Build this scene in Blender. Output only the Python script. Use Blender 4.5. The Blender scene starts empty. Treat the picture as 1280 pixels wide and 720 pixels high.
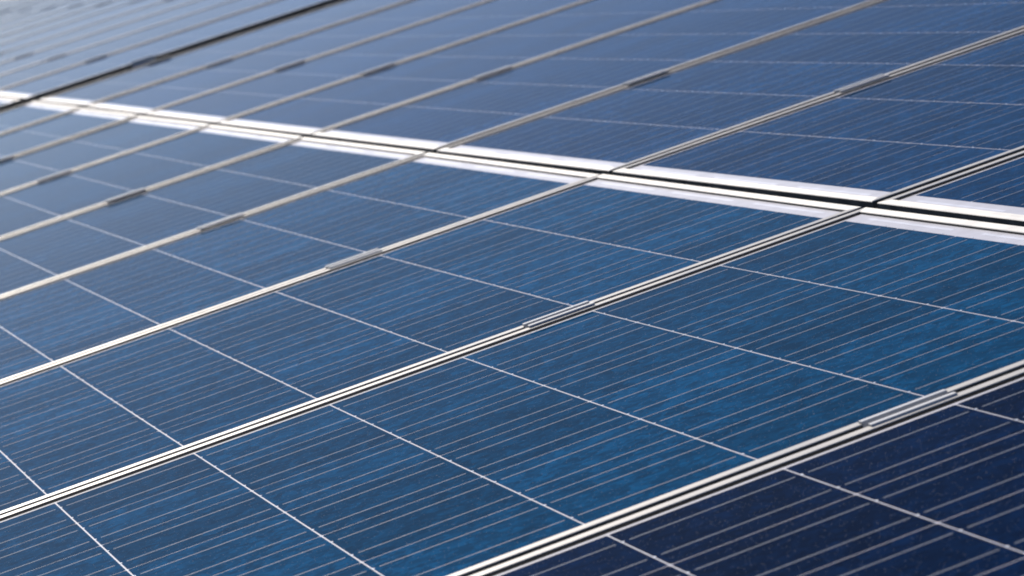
import bpy, math, random
from mathutils import Matrix, Vector
random.seed(7)
scene = bpy.context.scene
COL = scene.collection
R = math.radians

# ------------------------------------------------------------------ camera, sky, sun, exposure
# The array is a tilted plane: u runs up the slope, v runs along the rows away from the camera, z is its normal.
TILT = 17.694
ARR = Matrix.Rotation(R(-TILT), 4, 'Y')           # array frame -> world (the slope rises towards +X)

cam_d = bpy.data.cameras.new("camera")
cam = bpy.data.objects.new("camera", cam_d)
COL.objects.link(cam)
right = Vector((0.91546295, -0.27681874, -0.29205988))
down = Vector((-0.32260787, -0.0710628, -0.94386135))
fwd = Vector((0.24052391, 0.95829091, -0.15435926))
pos = Vector((-1.31201263, -2.50341006, 0.61072859))
m = Matrix.Identity(4)
for i in range(3):
    m[i][0], m[i][1], m[i][2], m[i][3] = right[i], -down[i], -fwd[i], pos[i]
cam.matrix_world = ARR @ m
cam_d.sensor_width = 36.0
cam_d.lens = 36.0 * 4086.47 / 1280.0
cam_d.clip_start = 0.05
cam_d.clip_end = 20000.0
cam_d.dof.use_dof = True
cam_d.dof.focus_distance = 3.35
cam_d.dof.aperture_fstop = 15.0
scene.camera = cam

SUN_EL, SUN_AZ = 36.0, -12.0                        # world elevation; azimuth from +Y towards +X
world = bpy.data.worlds.new("World")
scene.world = world
world.use_nodes = True
nt = world.node_tree
sky = nt.nodes.new("ShaderNodeTexSky")
sky.sky_type = 'NISHITA'
sky.sun_disc = False
sky.sun_elevation = R(SUN_EL)
sky.sun_rotation = R(SUN_AZ)
sky.air_density = 0.7
sky.dust_density = 2.4
sky.ozone_density = 10.0
nt.links.new(sky.outputs[0], nt.nodes["Background"].inputs[0])
nt.nodes["Background"].inputs[1].default_value = 0.12

sun_d = bpy.data.lights.new("sun", 'SUN')
sun_d.energy = 5.0
sun_d.angle = R(0.53)
sun_d.color = (1.0, 0.93, 0.82)
sun = bpy.data.objects.new("sun", sun_d)
COL.objects.link(sun)
sdir = Vector((math.sin(R(SUN_AZ)) * math.cos(R(SUN_EL)), math.cos(R(SUN_AZ)) * math.cos(R(SUN_EL)), math.sin(R(SUN_EL))))
sun.rotation_euler = sdir.to_track_quat('Z', 'Y').to_euler()

scene.cycles.filter_width = 1.9
scene.view_settings.view_transform = 'Standard'
scene.view_settings.look = 'None'
scene.view_settings.gamma = 1.0
scene.view_settings.use_curve_mapping = False
scene.view_settings.exposure = -0.15


# ------------------------------------------------------------------ materials
class NT:
    def __init__(s, name):
        s.m = bpy.data.materials.new(name)
        s.m.use_nodes = True
        s.t = s.m.node_tree
        s.b = s.t.nodes["Principled BSDF"]

    def n(s, typ, **kw):
        nd = s.t.nodes.new("ShaderNode" + typ)
        for k, v in kw.items():
            setattr(nd, k, v)
        return nd

    def l(s, a, b):
        s.t.links.new(a, b)

    def set(s, **kw):
        for k, v in kw.items():
            s.b.inputs[k.replace('_', ' ')].default_value = v

    def math(s, op, a, b=None, c=None):
        nd = s.n("Math", operation=op)
        for i, x in enumerate((a, b, c)):
            if x is None:
                continue
            if hasattr(x, 'links'):
                s.l(x, nd.inputs[i])
            else:
                nd.inputs[i].default_value = x
        return nd.outputs[0]

    def mix(s, fac, a, b, blend='MIX'):
        nd = s.n("Mix", data_type='RGBA', blend_type=blend)
        for i, x in ((0, fac), (6, a), (7, b)):
            if hasattr(x, 'links'):
                s.l(x, nd.inputs[i])
            else:
                nd.inputs[i].default_value = x
        return nd.outputs[2]

    def ramp(s, fac, stops):
        nd = s.n("ValToRGB")
        e = nd.color_ramp.elements
        while len(e) < len(stops):
            e.new(0.5)
        for el, (p, c) in zip(e, stops):
            el.position = p
            el.color = (c, c, c, 1) if isinstance(c, (int, float)) else (*c, 1)
        s.l(fac, nd.inputs[0])
        return nd.outputs[0]


GLASS_ROUGH = 0.10


def laminate(t):
    """cover glass over whatever lies in the laminate, with a little dust on it"""
    t.set(Coat_Weight=1.0, Coat_IOR=1.026, Coat_Roughness=GLASS_ROUGH)
    t.set(Sheen_Weight=0.01, Sheen_Roughness=0.28, Sheen_Tint=(1.0, 0.95, 0.88, 1))     # thin film of dust, seen at grazing angles
    geo = t.n("NewGeometry")
    nz = t.n("TexNoise")
    nz.inputs["Scale"].default_value = 2.2
    nz.inputs["Detail"].default_value = 5.0
    t.l(geo.outputs["Position"], nz.inputs["Vector"])
    t.l(t.ramp(nz.outputs[0], ((0.3, 0.03), (0.75, 0.07))), t.b.inputs["Coat Roughness"])
    # specks of dust and dried drops lying on the glass
    out = []
    for sc, thr, seed in ((330.0, 0.16, 0.0), (120.0, 0.085, 3.0)):
        v = t.n("TexVoronoi")
        v.inputs["Scale"].default_value = sc
        mp = t.n("VectorMath", operation='ADD')
        t.l(geo.outputs["Position"], mp.inputs[0])
        mp.inputs[1].default_value = (seed, seed * 2, seed)
        t.l(mp.outputs[0], v.inputs["Vector"])
        near = t.math('LESS_THAN', v.outputs["Distance"], thr)
        sep = t.n("SeparateColor")
        t.l(v.outputs["Color"], sep.inputs[0])
        some = t.math('GREATER_THAN', sep.outputs[0], 0.62)
        out.append(t.math('MULTIPLY', near, some))
    return t.math('MAXIMUM', out[0], out[1])


def mat_cell():
    t = NT("polycrystalline_cell")
    info = t.n("ObjectInfo")
    tc = t.n("TexCoord")
    off = t.n("VectorMath", operation='ADD')
    sc = t.math('MULTIPLY', info.outputs["Random"], 91.0)
    cmb = t.n("CombineXYZ")
    t.l(sc, cmb.inputs[0])
    t.l(t.math('MULTIPLY', sc, 1.7), cmb.inputs[1])
    t.l(tc.outputs["Object"], off.inputs[0])
    t.l(cmb.outputs[0], off.inputs[1])
    v1 = t.n("TexVoronoi")
    v1.inputs["Scale"].default_value = 150.0
    v2 = t.n("TexVoronoi")
    v2.inputs["Scale"].default_value = 55.0
    nz = t.n("TexNoise")
    nz.inputs["Scale"].default_value = 9.0
    nz.inputs["Detail"].default_value = 3.0
    for x in (v1, v2, nz):
        t.l(off.outputs[0], x.inputs["Vector"])
    s1 = t.n("SeparateColor"); t.l(v1.outputs["Color"], s1.inputs[0])
    s2 = t.n("SeparateColor"); t.l(v2.outputs["Color"], s2.inputs[0])
    g = t.math('ADD', t.math('MULTIPLY', s1.outputs[0], 0.50), t.math('MULTIPLY', s2.outputs[1], 0.40))
    g = t.math('ADD', g, t.math('ADD', t.math('MULTIPLY', nz.outputs[0], 0.40), 0.06))
    g = t.math('ADD', g, t.math('MULTIPLY', info.outputs["Random"], 0.40))   # 0.4 .. 1.5
    k = t.ramp(t.math('MULTIPLY', g, 0.6), ((0.28, 0.60), (0.60, 1.0), (0.88, 1.65)))
    col = t.mix(1.0, info.outputs["Color"], k, 'MULTIPLY')
    dust = laminate(t)
    # dust specks
    colf = t.mix(t.math('MULTIPLY', dust, 0.28), col, (0.45, 0.45, 0.44, 1))
    t.l(colf, t.b.inputs["Base Color"])
    t.set(Roughness=0.6, Specular_IOR_Level=0.0, IOR=1.5)
    return t.m


def mat_simple_laminate(name, col, rough=0.6, metal=0.0):
    t = NT(name)
    d = laminate(t)
    t.set(Roughness=rough, Metallic=metal, Base_Color=(*col, 1))
    nz = t.n("TexNoise")
    nz.inputs["Scale"].default_value = 30.0
    geo = t.n("NewGeometry")
    t.l(geo.outputs["Position"], nz.inputs["Vector"])
    f = t.ramp(nz.outputs[0], ((0.3, 0.82), (0.7, 1.0)))
    t.l(t.mix(1.0, (*col, 1), f, 'MULTIPLY'), t.b.inputs["Base Color"])
    return t.m


def mat_alu(name, axis, col=(0.56, 0.52, 0.46), rough=0.48, aniso=0.4, metal=0.28):
    """anodised aluminium with extrusion lines running along the object's own axis"""
    t = NT(name)
    t.set(Metallic=metal, Roughness=rough, Anisotropic=aniso, Base_Color=(*col, 1))
    vt = t.n("VectorTransform", vector_type='VECTOR', convert_from='OBJECT', convert_to='WORLD')
    vt.inputs[0].default_value = (axis[1], axis[0], 0)   # the wide lobe lies across the lines
    t.l(vt.outputs[0], t.b.inputs["Tangent"])
    tc = t.n("TexCoord")
    mp = t.n("Mapping")
    st = [400.0, 400.0, 400.0]
    st[0 if axis[0] else 1] = 4.0
    mp.inputs["Scale"].default_value = st
    t.l(tc.outputs["Object"], mp.inputs["Vector"])
    nz = t.n("TexNoise")
    nz.inputs["Scale"].default_value = 1.0
    t.l(mp.outputs[0], nz.inputs["Vector"])
    nz2 = t.n("TexNoise")
    nz2.inputs["Scale"].default_value = 14.0
    nz2.inputs["Detail"].default_value = 4.0
    t.l(tc.outputs["Object"], nz2.inputs["Vector"])
    f = t.math('ADD', t.math('MULTIPLY', nz.outputs[0], 0.25), t.math('MULTIPLY', nz2.outputs[0], 0.25))
    t.l(t.mix(1.0, (*col, 1), t.ramp(f, ((0.12, 0.72), (0.36, 1.0))), 'MULTIPLY'), t.b.inputs["Base Color"])
    t.l(t.ramp(nz2.outputs[0], ((0.3, rough - 0.05), (0.7, rough + 0.09))), t.b.inputs["Roughness"])
    return t.m


M_CELL = mat_cell()
M_BACK = mat_simple_laminate("backsheet", (0.47, 0.455, 0.505))
M_BUS = mat_simple_laminate("tinned_ribbon", (0.075, 0.105, 0.175), 0.65, 0.0)
M_CONN = mat_simple_laminate("wide_ribbon", (0.50, 0.50, 0.55), 0.5, 0.3)
M_DOT = mat_simple_laminate("solder_tab", (0.95, 0.95, 0.95), 0.3, 0.2)
M_LONG = mat_alu("aluminium_long", (1, 0, 0))
M_SHORT = mat_alu("aluminium_short", (0, 1, 0))
M_CLAMP = mat_alu("clamp_aluminium", (1, 0, 0), (0.50, 0.50, 0.50), 0.55, 0.1, 0.2)
M_RAIL = mat_alu("rail_aluminium", (0, 1, 0), (0.60, 0.60, 0.60), 0.45, 0.5)


def mat_flank():  # shade inside the open seams, painted as a dark frame-side colour
    t = NT("shaded_frame_side")
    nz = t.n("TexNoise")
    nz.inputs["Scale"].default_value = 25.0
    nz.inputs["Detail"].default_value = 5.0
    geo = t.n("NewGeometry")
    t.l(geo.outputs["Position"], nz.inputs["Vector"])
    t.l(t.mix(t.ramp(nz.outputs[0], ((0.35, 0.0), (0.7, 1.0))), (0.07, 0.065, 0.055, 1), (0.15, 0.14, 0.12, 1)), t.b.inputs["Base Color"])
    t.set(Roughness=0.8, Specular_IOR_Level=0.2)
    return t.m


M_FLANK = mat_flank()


def mat_steel():
    t = NT("bolt_steel")
    t.set(Metallic=1.0, Roughness=0.35, Base_Color=(0.45, 0.45, 0.46, 1))
    return t.m


def mat_ground():
    t = NT("ground_soil")
    geo = t.n("NewGeometry")
    a = t.n("TexNoise"); a.inputs["Scale"].default_value = 0.6; a.inputs["Detail"].default_value = 8.0
    b = t.n("TexNoise"); b.inputs["Scale"].default_value = 22.0; b.inputs["Detail"].default_value = 6.0
    for x in (a, b):
        t.l(geo.outputs["Position"], x.inputs["Vector"])
    c = t.mix(t.ramp(a.outputs[0], ((0.4, 0.0), (0.62, 1.0))), (0.035, 0.05, 0.02, 1), (0.07, 0.06, 0.04, 1))
    t.l(t.mix(0.6, c, t.ramp(b.outputs[0], ((0.3, 0.35), (0.7, 1.0))), 'MULTIPLY'), t.b.inputs["Base Color"])
    t.set(Roughness=0.95)
    bp = t.n("Bump"); bp.inputs["Strength"].default_value = 0.6; bp.inputs["Distance"].default_value = 0.03
    t.l(b.outputs[0], bp.inputs["Height"])
    t.l(bp.outputs[0], t.b.inputs["Normal"])
    return t.m




def mat_rubber():
    t = NT("black_sealant")
    t.set(Roughness=0.75, Base_Color=(0.012, 0.012, 0.013, 1), Specular_IOR_Level=0.2)
    return t.m


M_RUBBER = mat_rubber()
M_STEEL = mat_steel()
M_GROUND = mat_ground()


# ------------------------------------------------------------------ mesh helpers
class MB:
    def __init__(s):
        s.v, s.f = [], []

    def poly_prism(s, loop, z0, z1):
        """closed prism over a counter-clockwise loop of (x, y)"""
        n, k = len(loop), len(s.v)
        s.v += [(x, y, z0) for x, y in loop] + [(x, y, z1) for x, y in loop]
        s.f.append(tuple(k + i for i in reversed(range(n))))
        s.f.append(tuple(k + n + i for i in range(n)))
        for i in range(n):
            j = (i + 1) % n
            s.f.append((k + i, k + j, k + n + j, k + n + i))

    def box(s, x0, x1, y0, y1, z0, z1):
        s.poly_prism([(x0, y0), (x1, y0), (x1, y1), (x0, y1)], z0, z1)

    def sweep(s, prof, ends):
        """profile points (a, z); ends(a, z) -> two points: the bar's two ends at that point of the profile"""
        n, k = len(prof), len(s.v)
        A = [ends(*p)[0] for p in prof]
        B = [ends(*p)[1] for p in prof]
        s.v += A + B
        s.f.append(tuple(k + i for i in range(n)))
        s.f.append(tuple(k + n + i for i in reversed(range(n))))
        for i in range(n):
            j = (i + 1) % n
            s.f.append((k + j, k + i, k + n + i, k + n + j))

    def mesh(s, name, mat):
        me = bpy.data.meshes.new(name)
        me.from_pydata(s.v, [], s.f)
        import bmesh
        bm = bmesh.new()
        bm.from_mesh(me)
        bmesh.ops.recalc_face_normals(bm, faces=bm.faces)
        bm.to_mesh(me)
        bm.free()
        me.materials.append(mat)
        return me


def obj(name, data, parent=None, loc=None):
    o = bpy.data.objects.new(name, data)
    COL.objects.link(o)
    if parent is not None:
        o.parent = parent
    if loc is not None:
        o.location = loc
    return o


def put(o, u, v, z=0.0, rz=0.0, rx=0.0, ry=0.0):
    """stand a top-level object at (u, v, z) of the tilted array"""
    o.matrix_world = ARR @ Matrix.Translation((u, v, z)) @ Matrix.Rotation(rz, 4, 'Z') @ Matrix.Rotation(rx, 4, 'X') @ Matrix.Rotation(ry, 4, 'Y')


def tag(o, label=None, cat=None, group=None, kind=None):
    for k, x in (('label', label), ('category', cat), ('group', group), ('kind', kind)):
        if x:
            o[k] = x


# ------------------------------------------------------------------ dimensions (metres)
PITCH = 0.99426           # column to column along v
SEAM = 0.014              # open joint between panels
W = PITCH - SEAM          # panel width
C = 0.158                 # cell to cell
CELL = 0.1565            # along u
CELLV, CV = 0.1538, 0.1555   # cell and cell pitch along v
MARG = 0.0375              # frame edge to first cell, short sides
L = 2 * MARG + 10 * C     # panel length
LIP = 0.0140              # frame face width
HGT = 0.040
GL = -0.0028              # glass level under the frame's top
TABLE_GAP = 0.29          # extra gap between the two tables
FIRST, LAST1, LAST2 = -1, 7, 31


def v_edge(k):
    """v of the seam before column k"""
    return k * PITCH + (TABLE_GAP if k > 8 else 0.0)


def col_center(c):
    return (c + 0.5) * PITCH + (TABLE_GAP if c >= 8 else 0.0)


def lift(k):
    """the rows rise a little towards the far end, as the supports follow the ground"""
    return 0.00016 * min(max(k, 0.0), 9.5) ** 2


# ------------------------------------------------------------------ ground
g = MB()
g.v = [(-6000, -6000, 0), (6000, -6000, 0), (6000, 6000, 0), (-6000, 6000, 0)]
g.f = [(0, 1, 2, 3)]
ground = obj('ground', g.mesh('ground', M_GROUND))
ground.location = (0, 0, -1.5)
tag(ground, kind='structure')

# ------------------------------------------------------------------ panel meshes
ch = 0.0016
hc, hv = CELL / 2, CELLV / 2
b = MB()
b.poly_prism([(-hc + ch, -hv), (hc - ch, -hv), (hc, -hv + ch), (hc, hv - ch), (hc - ch, hv), (-hc + ch, hv), (-hc, hv - ch), (-hc, -hv + ch)], GL - 0.0012, GL)
ME_CELL = b.mesh('solar_cell', M_CELL)


def ribbon(mb, x, y):
    w = 0.0009
    mb.box(x - 0.0725, x + 0.0735, y - w, y + w, GL + 0.00002, GL + 0.00010)
    mb.box(x + hc + 0.0003, x + hc + 0.0027, y - 0.0012, y + 0.0012, GL - 0.00014, GL + 0.00012)


def tabs(me):
    """the short pieces that cross from cell to cell are bare bright solder"""
    me.materials.append(M_DOT)
    for f in me.polygons:
        if (f.index // 6) % 2:
            f.material_index = 1
    return me


b = MB(); ribbon(b, 0, 0)
ME_BUS = tabs(b.mesh('busbar', M_BUS))
CELLS = [((-4.5 + i) * C, (-2.5 + j) * CV) for i in range(10) for j in range(6)]
b = MB()
for x, y in CELLS:
    for s in (-1, 1):
        ribbon(b, x, y + s * 0.039)
ME_BUS_ALL = tabs(b.mesh('busbar', M_BUS))
b = MB()
for x, y in CELLS:
    b.box(x - hc, x + hc, y - hv, y + hv, GL - 0.0012, GL)
ME_CELL_ALL = b.mesh('solar_cell', M_CELL)
b = MB()
b.box(-L / 2 + 0.003, L / 2 - 0.003, -W / 2 + 0.003, W / 2 - 0.003, GL - 0.004, GL - 0.00015)
ME_BACK = b.mesh('backsheet', M_BACK)
b = MB()
b.box(-0.0025, 0.0025, -0.118, 0.118, GL - 0.0003, GL - 0.00005)
ME_CONN = b.mesh('connector_ribbon', M_CONN)

# frame profile: a = distance in from the outer edge, z
PROF = [(0.0, -HGT), (0.0, -0.0008), (0.0008, 0.0), (LIP - 0.0005, 0.0), (LIP, -0.0006), (LIP, GL - 0.0003),
        (LIP - 0.001, -0.0065), (0.0022, -0.0065), (0.0022, -HGT + 0.002), (0.020, -HGT + 0.002), (0.020, -HGT)]


def flank(me):  # upright faces below the lip get the painted seam shade
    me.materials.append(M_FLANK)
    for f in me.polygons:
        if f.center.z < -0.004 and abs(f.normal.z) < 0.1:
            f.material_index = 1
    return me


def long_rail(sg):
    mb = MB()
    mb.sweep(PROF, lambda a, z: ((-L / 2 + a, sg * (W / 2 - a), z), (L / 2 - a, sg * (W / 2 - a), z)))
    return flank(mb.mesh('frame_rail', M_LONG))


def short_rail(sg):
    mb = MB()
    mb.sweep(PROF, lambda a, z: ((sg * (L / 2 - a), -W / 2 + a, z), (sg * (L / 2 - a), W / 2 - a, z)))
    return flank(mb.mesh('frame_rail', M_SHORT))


GTHIN = [(LIP - 0.0004, GL - 0.0002), (LIP - 0.0004, -0.0008), (LIP + 0.0002, -0.0010), (LIP + 0.0006, GL + 0.0002), (LIP + 0.0006, GL - 0.0002)]
GPROF = [(LIP - 0.0004, GL - 0.0002), (LIP - 0.0004, -0.0008), (LIP + 0.0003, -0.0008), (LIP + 0.0034, GL + 0.0002), (LIP + 0.0034, GL - 0.0002)]


def gasket(sg, long_):
    mb = MB()
    if long_:
        mb.sweep(GPROF, lambda a, z: ((-L / 2 + a, sg * (W / 2 - a), z), (L / 2 - a, sg * (W / 2 - a), z)))
    else:
        mb.sweep(GTHIN, lambda a, z: ((sg * (L / 2 - a), -W / 2 + a, z), (sg * (L / 2 - a), W / 2 - a, z)))
    return mb.mesh('gasket', M_RUBBER)


GASKETS = [gasket(1, True), gasket(-1, True), gasket(1, False), gasket(-1, False)]
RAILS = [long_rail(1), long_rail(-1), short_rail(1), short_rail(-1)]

ORD = "first second third fourth fifth sixth seventh eighth ninth tenth eleventh twelfth thirteenth fourteenth fifteenth sixteenth seventeenth eighteenth nineteenth twentieth twenty-first twenty-second twenty-third twenty-fourth".split()


def panel(c, row):
    p = obj('solar_panel', None)
    p.empty_display_size = 0.2
    jig = random.Random(c * 17 + (5 if row > 0 else 0))
    put(p, row * (SEAM / 2 + L / 2), col_center(c), lift(c + 0.5) + jig.uniform(-0.0004, 0.0002), jig.uniform(-0.0006, 0.0006), R(jig.uniform(-0.08, 0.08)), R(jig.uniform(-0.05, 0.05)))
    rn = 'upper' if row > 0 else 'lower'
    if c == -1:
        lab = "dark navy solar panel at the lower row's near end, filling the bottom right corner" if row < 0 else \
              "solar panel at the upper row's near end, beyond the bright joint"
    elif c <= 7:
        lab = f"blue solar panel in the {rn} row, {ORD[c + 1]} column counted from the near end"
    else:
        lab = f"pale reflecting solar panel in the {rn} row, {ORD[c - 8]} column past the black gap"
    tag(p, lab, 'solar panel', 'solar panels in two tilted rows')
    k = jig.uniform(0.85, 1.12)
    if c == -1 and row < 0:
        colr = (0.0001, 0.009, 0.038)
    elif row < 0:
        colr = (0.0005 * k, 0.047 * k, 0.116 * k)
    else:
        colr = (0.0005 * k, 0.036 * k, 0.105 * k)
    bs = obj('backsheet', ME_BACK, p)
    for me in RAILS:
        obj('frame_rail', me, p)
    for me in GASKETS:
        obj('gasket', me, p)
    for sx in (-1, 1):
        for j in (-2, 0, 2):
            obj('connector_ribbon', ME_CONN, p, (sx * (L / 2 - 0.0240), j * CV, 0))
    if c <= 7:
        for x, y in CELLS:
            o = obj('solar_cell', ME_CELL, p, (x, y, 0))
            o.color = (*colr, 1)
            if c <= 2:
                for s in (-1, 1):
                    obj('busbar', ME_BUS, o, (0, s * 0.039, 0))
    else:
        o = obj('solar_cell', ME_CELL_ALL, p)
        o.color = (*colr, 1)
        o['kind'] = 'stuff'
    if c > 2:
        o = obj('busbar', ME_BUS_ALL, p)
        o['kind'] = 'stuff'
    return p


for c in range(FIRST, LAST2 + 1):
    panel(c, 1)
    if c <= 13:
        panel(c, -1)

# ------------------------------------------------------------------ mounting rails under the panels
b = MB()
v0, v1 = v_edge(FIRST) - 0.08, v_edge(LAST2 + 1) + 0.08
for (x0, x1, z0, z1) in ((-0.020, 0.020, -0.040, -0.037), (-0.020, -0.017, -0.037, -0.003), (0.017, 0.020, -0.037, -0.003), (-0.020, -0.006, -0.003, 0.0), (0.006, 0.020, -0.003, 0.0)):
    b.box(x0, x1, v0, v1, z0, z1)
ME_RAIL = b.mesh('mounting_rail', M_RAIL)
CL_LO, CL_UP, CL_TOP, CL_BOT = -0.389, 0.414, 1.27, -1.27
for u, lab in ((CL_UP, "aluminium mounting rail bridging the black gap under the upper row's lower clamps"),
               (CL_LO, "aluminium mounting rail under the lower row's visible clamps, shadowed between panels"),
               (CL_TOP, "aluminium mounting rail under the top clamps of the upper row")):
    o = obj('mounting_rail', ME_RAIL)
    put(o, u, 0, -HGT - 0.0015)
    tag(o, lab, 'mounting rail', 'mounting rails under the panels')

# ------------------------------------------------------------------ clamps
CLEN = 0.080
S2 = SEAM / 2
b = MB()
t_ = 0.0032
# hat section: a flange on either frame and an open channel down into the seam
hw, hi = S2 + 0.0080, 0.0062
b.sweep([(-hw, 0.0), (-hw + 0.0007, 0.0018), (-hw + 0.0014, 0.0022), (-hi - 0.0012, 0.0022), (-hi, 0.0014), (-hi + 0.0004, -0.0100), (hi - 0.0004, -0.0100), (hi, 0.0014), (hi + 0.0012, 0.0022),
         (hw - 0.0014, 0.0022), (hw - 0.0007, 0.0018), (hw, 0.0), (S2 - 0.0002, 0.0), (S2 - 0.0002, -0.0108), (-S2 + 0.0002, -0.0108), (-S2 + 0.0002, 0.0)],
        lambda a, z: ((-CLEN / 2, a, z), (CLEN / 2, a, z)))
ME_CLAMP = b.mesh('clamp_body', M_CLAMP)
b = MB()
hexa = [(0.0055 * math.cos(R(60 * i)), 0.0055 * math.sin(R(60 * i))) for i in range(6)]
b.poly_prism(hexa, -0.0100, -0.0030)
b.poly_prism([(x * 0.5, y * 0.5) for x, y in hexa], -0.045, -0.0100)
ME_BOLT = b.mesh('bolt', M_STEEL)
b = MB()
# end clamp: a Z section that grips one frame from the open side
b.sweep([(-0.0085, 0.0002), (-0.0085, t_), (0.004, t_), (0.004, -0.036), (0.024, -0.036), (0.024, -0.039), (0.0008, -0.039), (0.0008, 0.0002)],
        lambda a, z: ((-CLEN / 2, a, z), (CLEN / 2, a, z)))
ME_END = b.mesh('clamp_body', M_CLAMP)


def seam_words(k):
    if k <= 7:
        return f"the {ORD[k]} and {ORD[k + 1]} columns"
    return f"the {ORD[k - 9]} and {ORD[k - 8]} columns past the black gap"


def mid_clamp(k, u, row):
    o = obj('panel_clamp', None)
    put(o, u + random.uniform(-0.004, 0.004), v_edge(k), lift(k) + 0.0006)
    tag(o, f"aluminium {row} clamp holding the seam between {seam_words(k)}", 'clamp', 'clamps holding neighbouring panels')
    obj('clamp_body', ME_CLAMP, o)
    obj('bolt', ME_BOLT, o)


for k in range(0, 8):
    if k <= 6:
        mid_clamp(k, CL_LO, 'lower-row')
    if k >= 1:
        mid_clamp(k, CL_UP, 'upper-row')
for k in range(9, 22):
    if k <= 13:
        mid_clamp(k, CL_UP, 'upper-row')
    if k >= 12:
        mid_clamp(k, CL_TOP, 'top-edge')
for vv, rz, w_ in ((8 * PITCH - S2, 0.0, "near"), (8 * PITCH + TABLE_GAP + S2, math.pi, "far")):
    o = obj('end_clamp', None)
    put(o, CL_UP, vv, lift(7.5 if w_ == 'near' else 8.5) + 0.0010, rz)
    tag(o, f"end clamp gripping the upper row on the {w_} side of the black gap", 'clamp', 'end clamps at the black gap')
    obj('clamp_body', ME_END, o)
    obj('bolt', ME_BOLT, o, (0, 0.014, -0.0258))
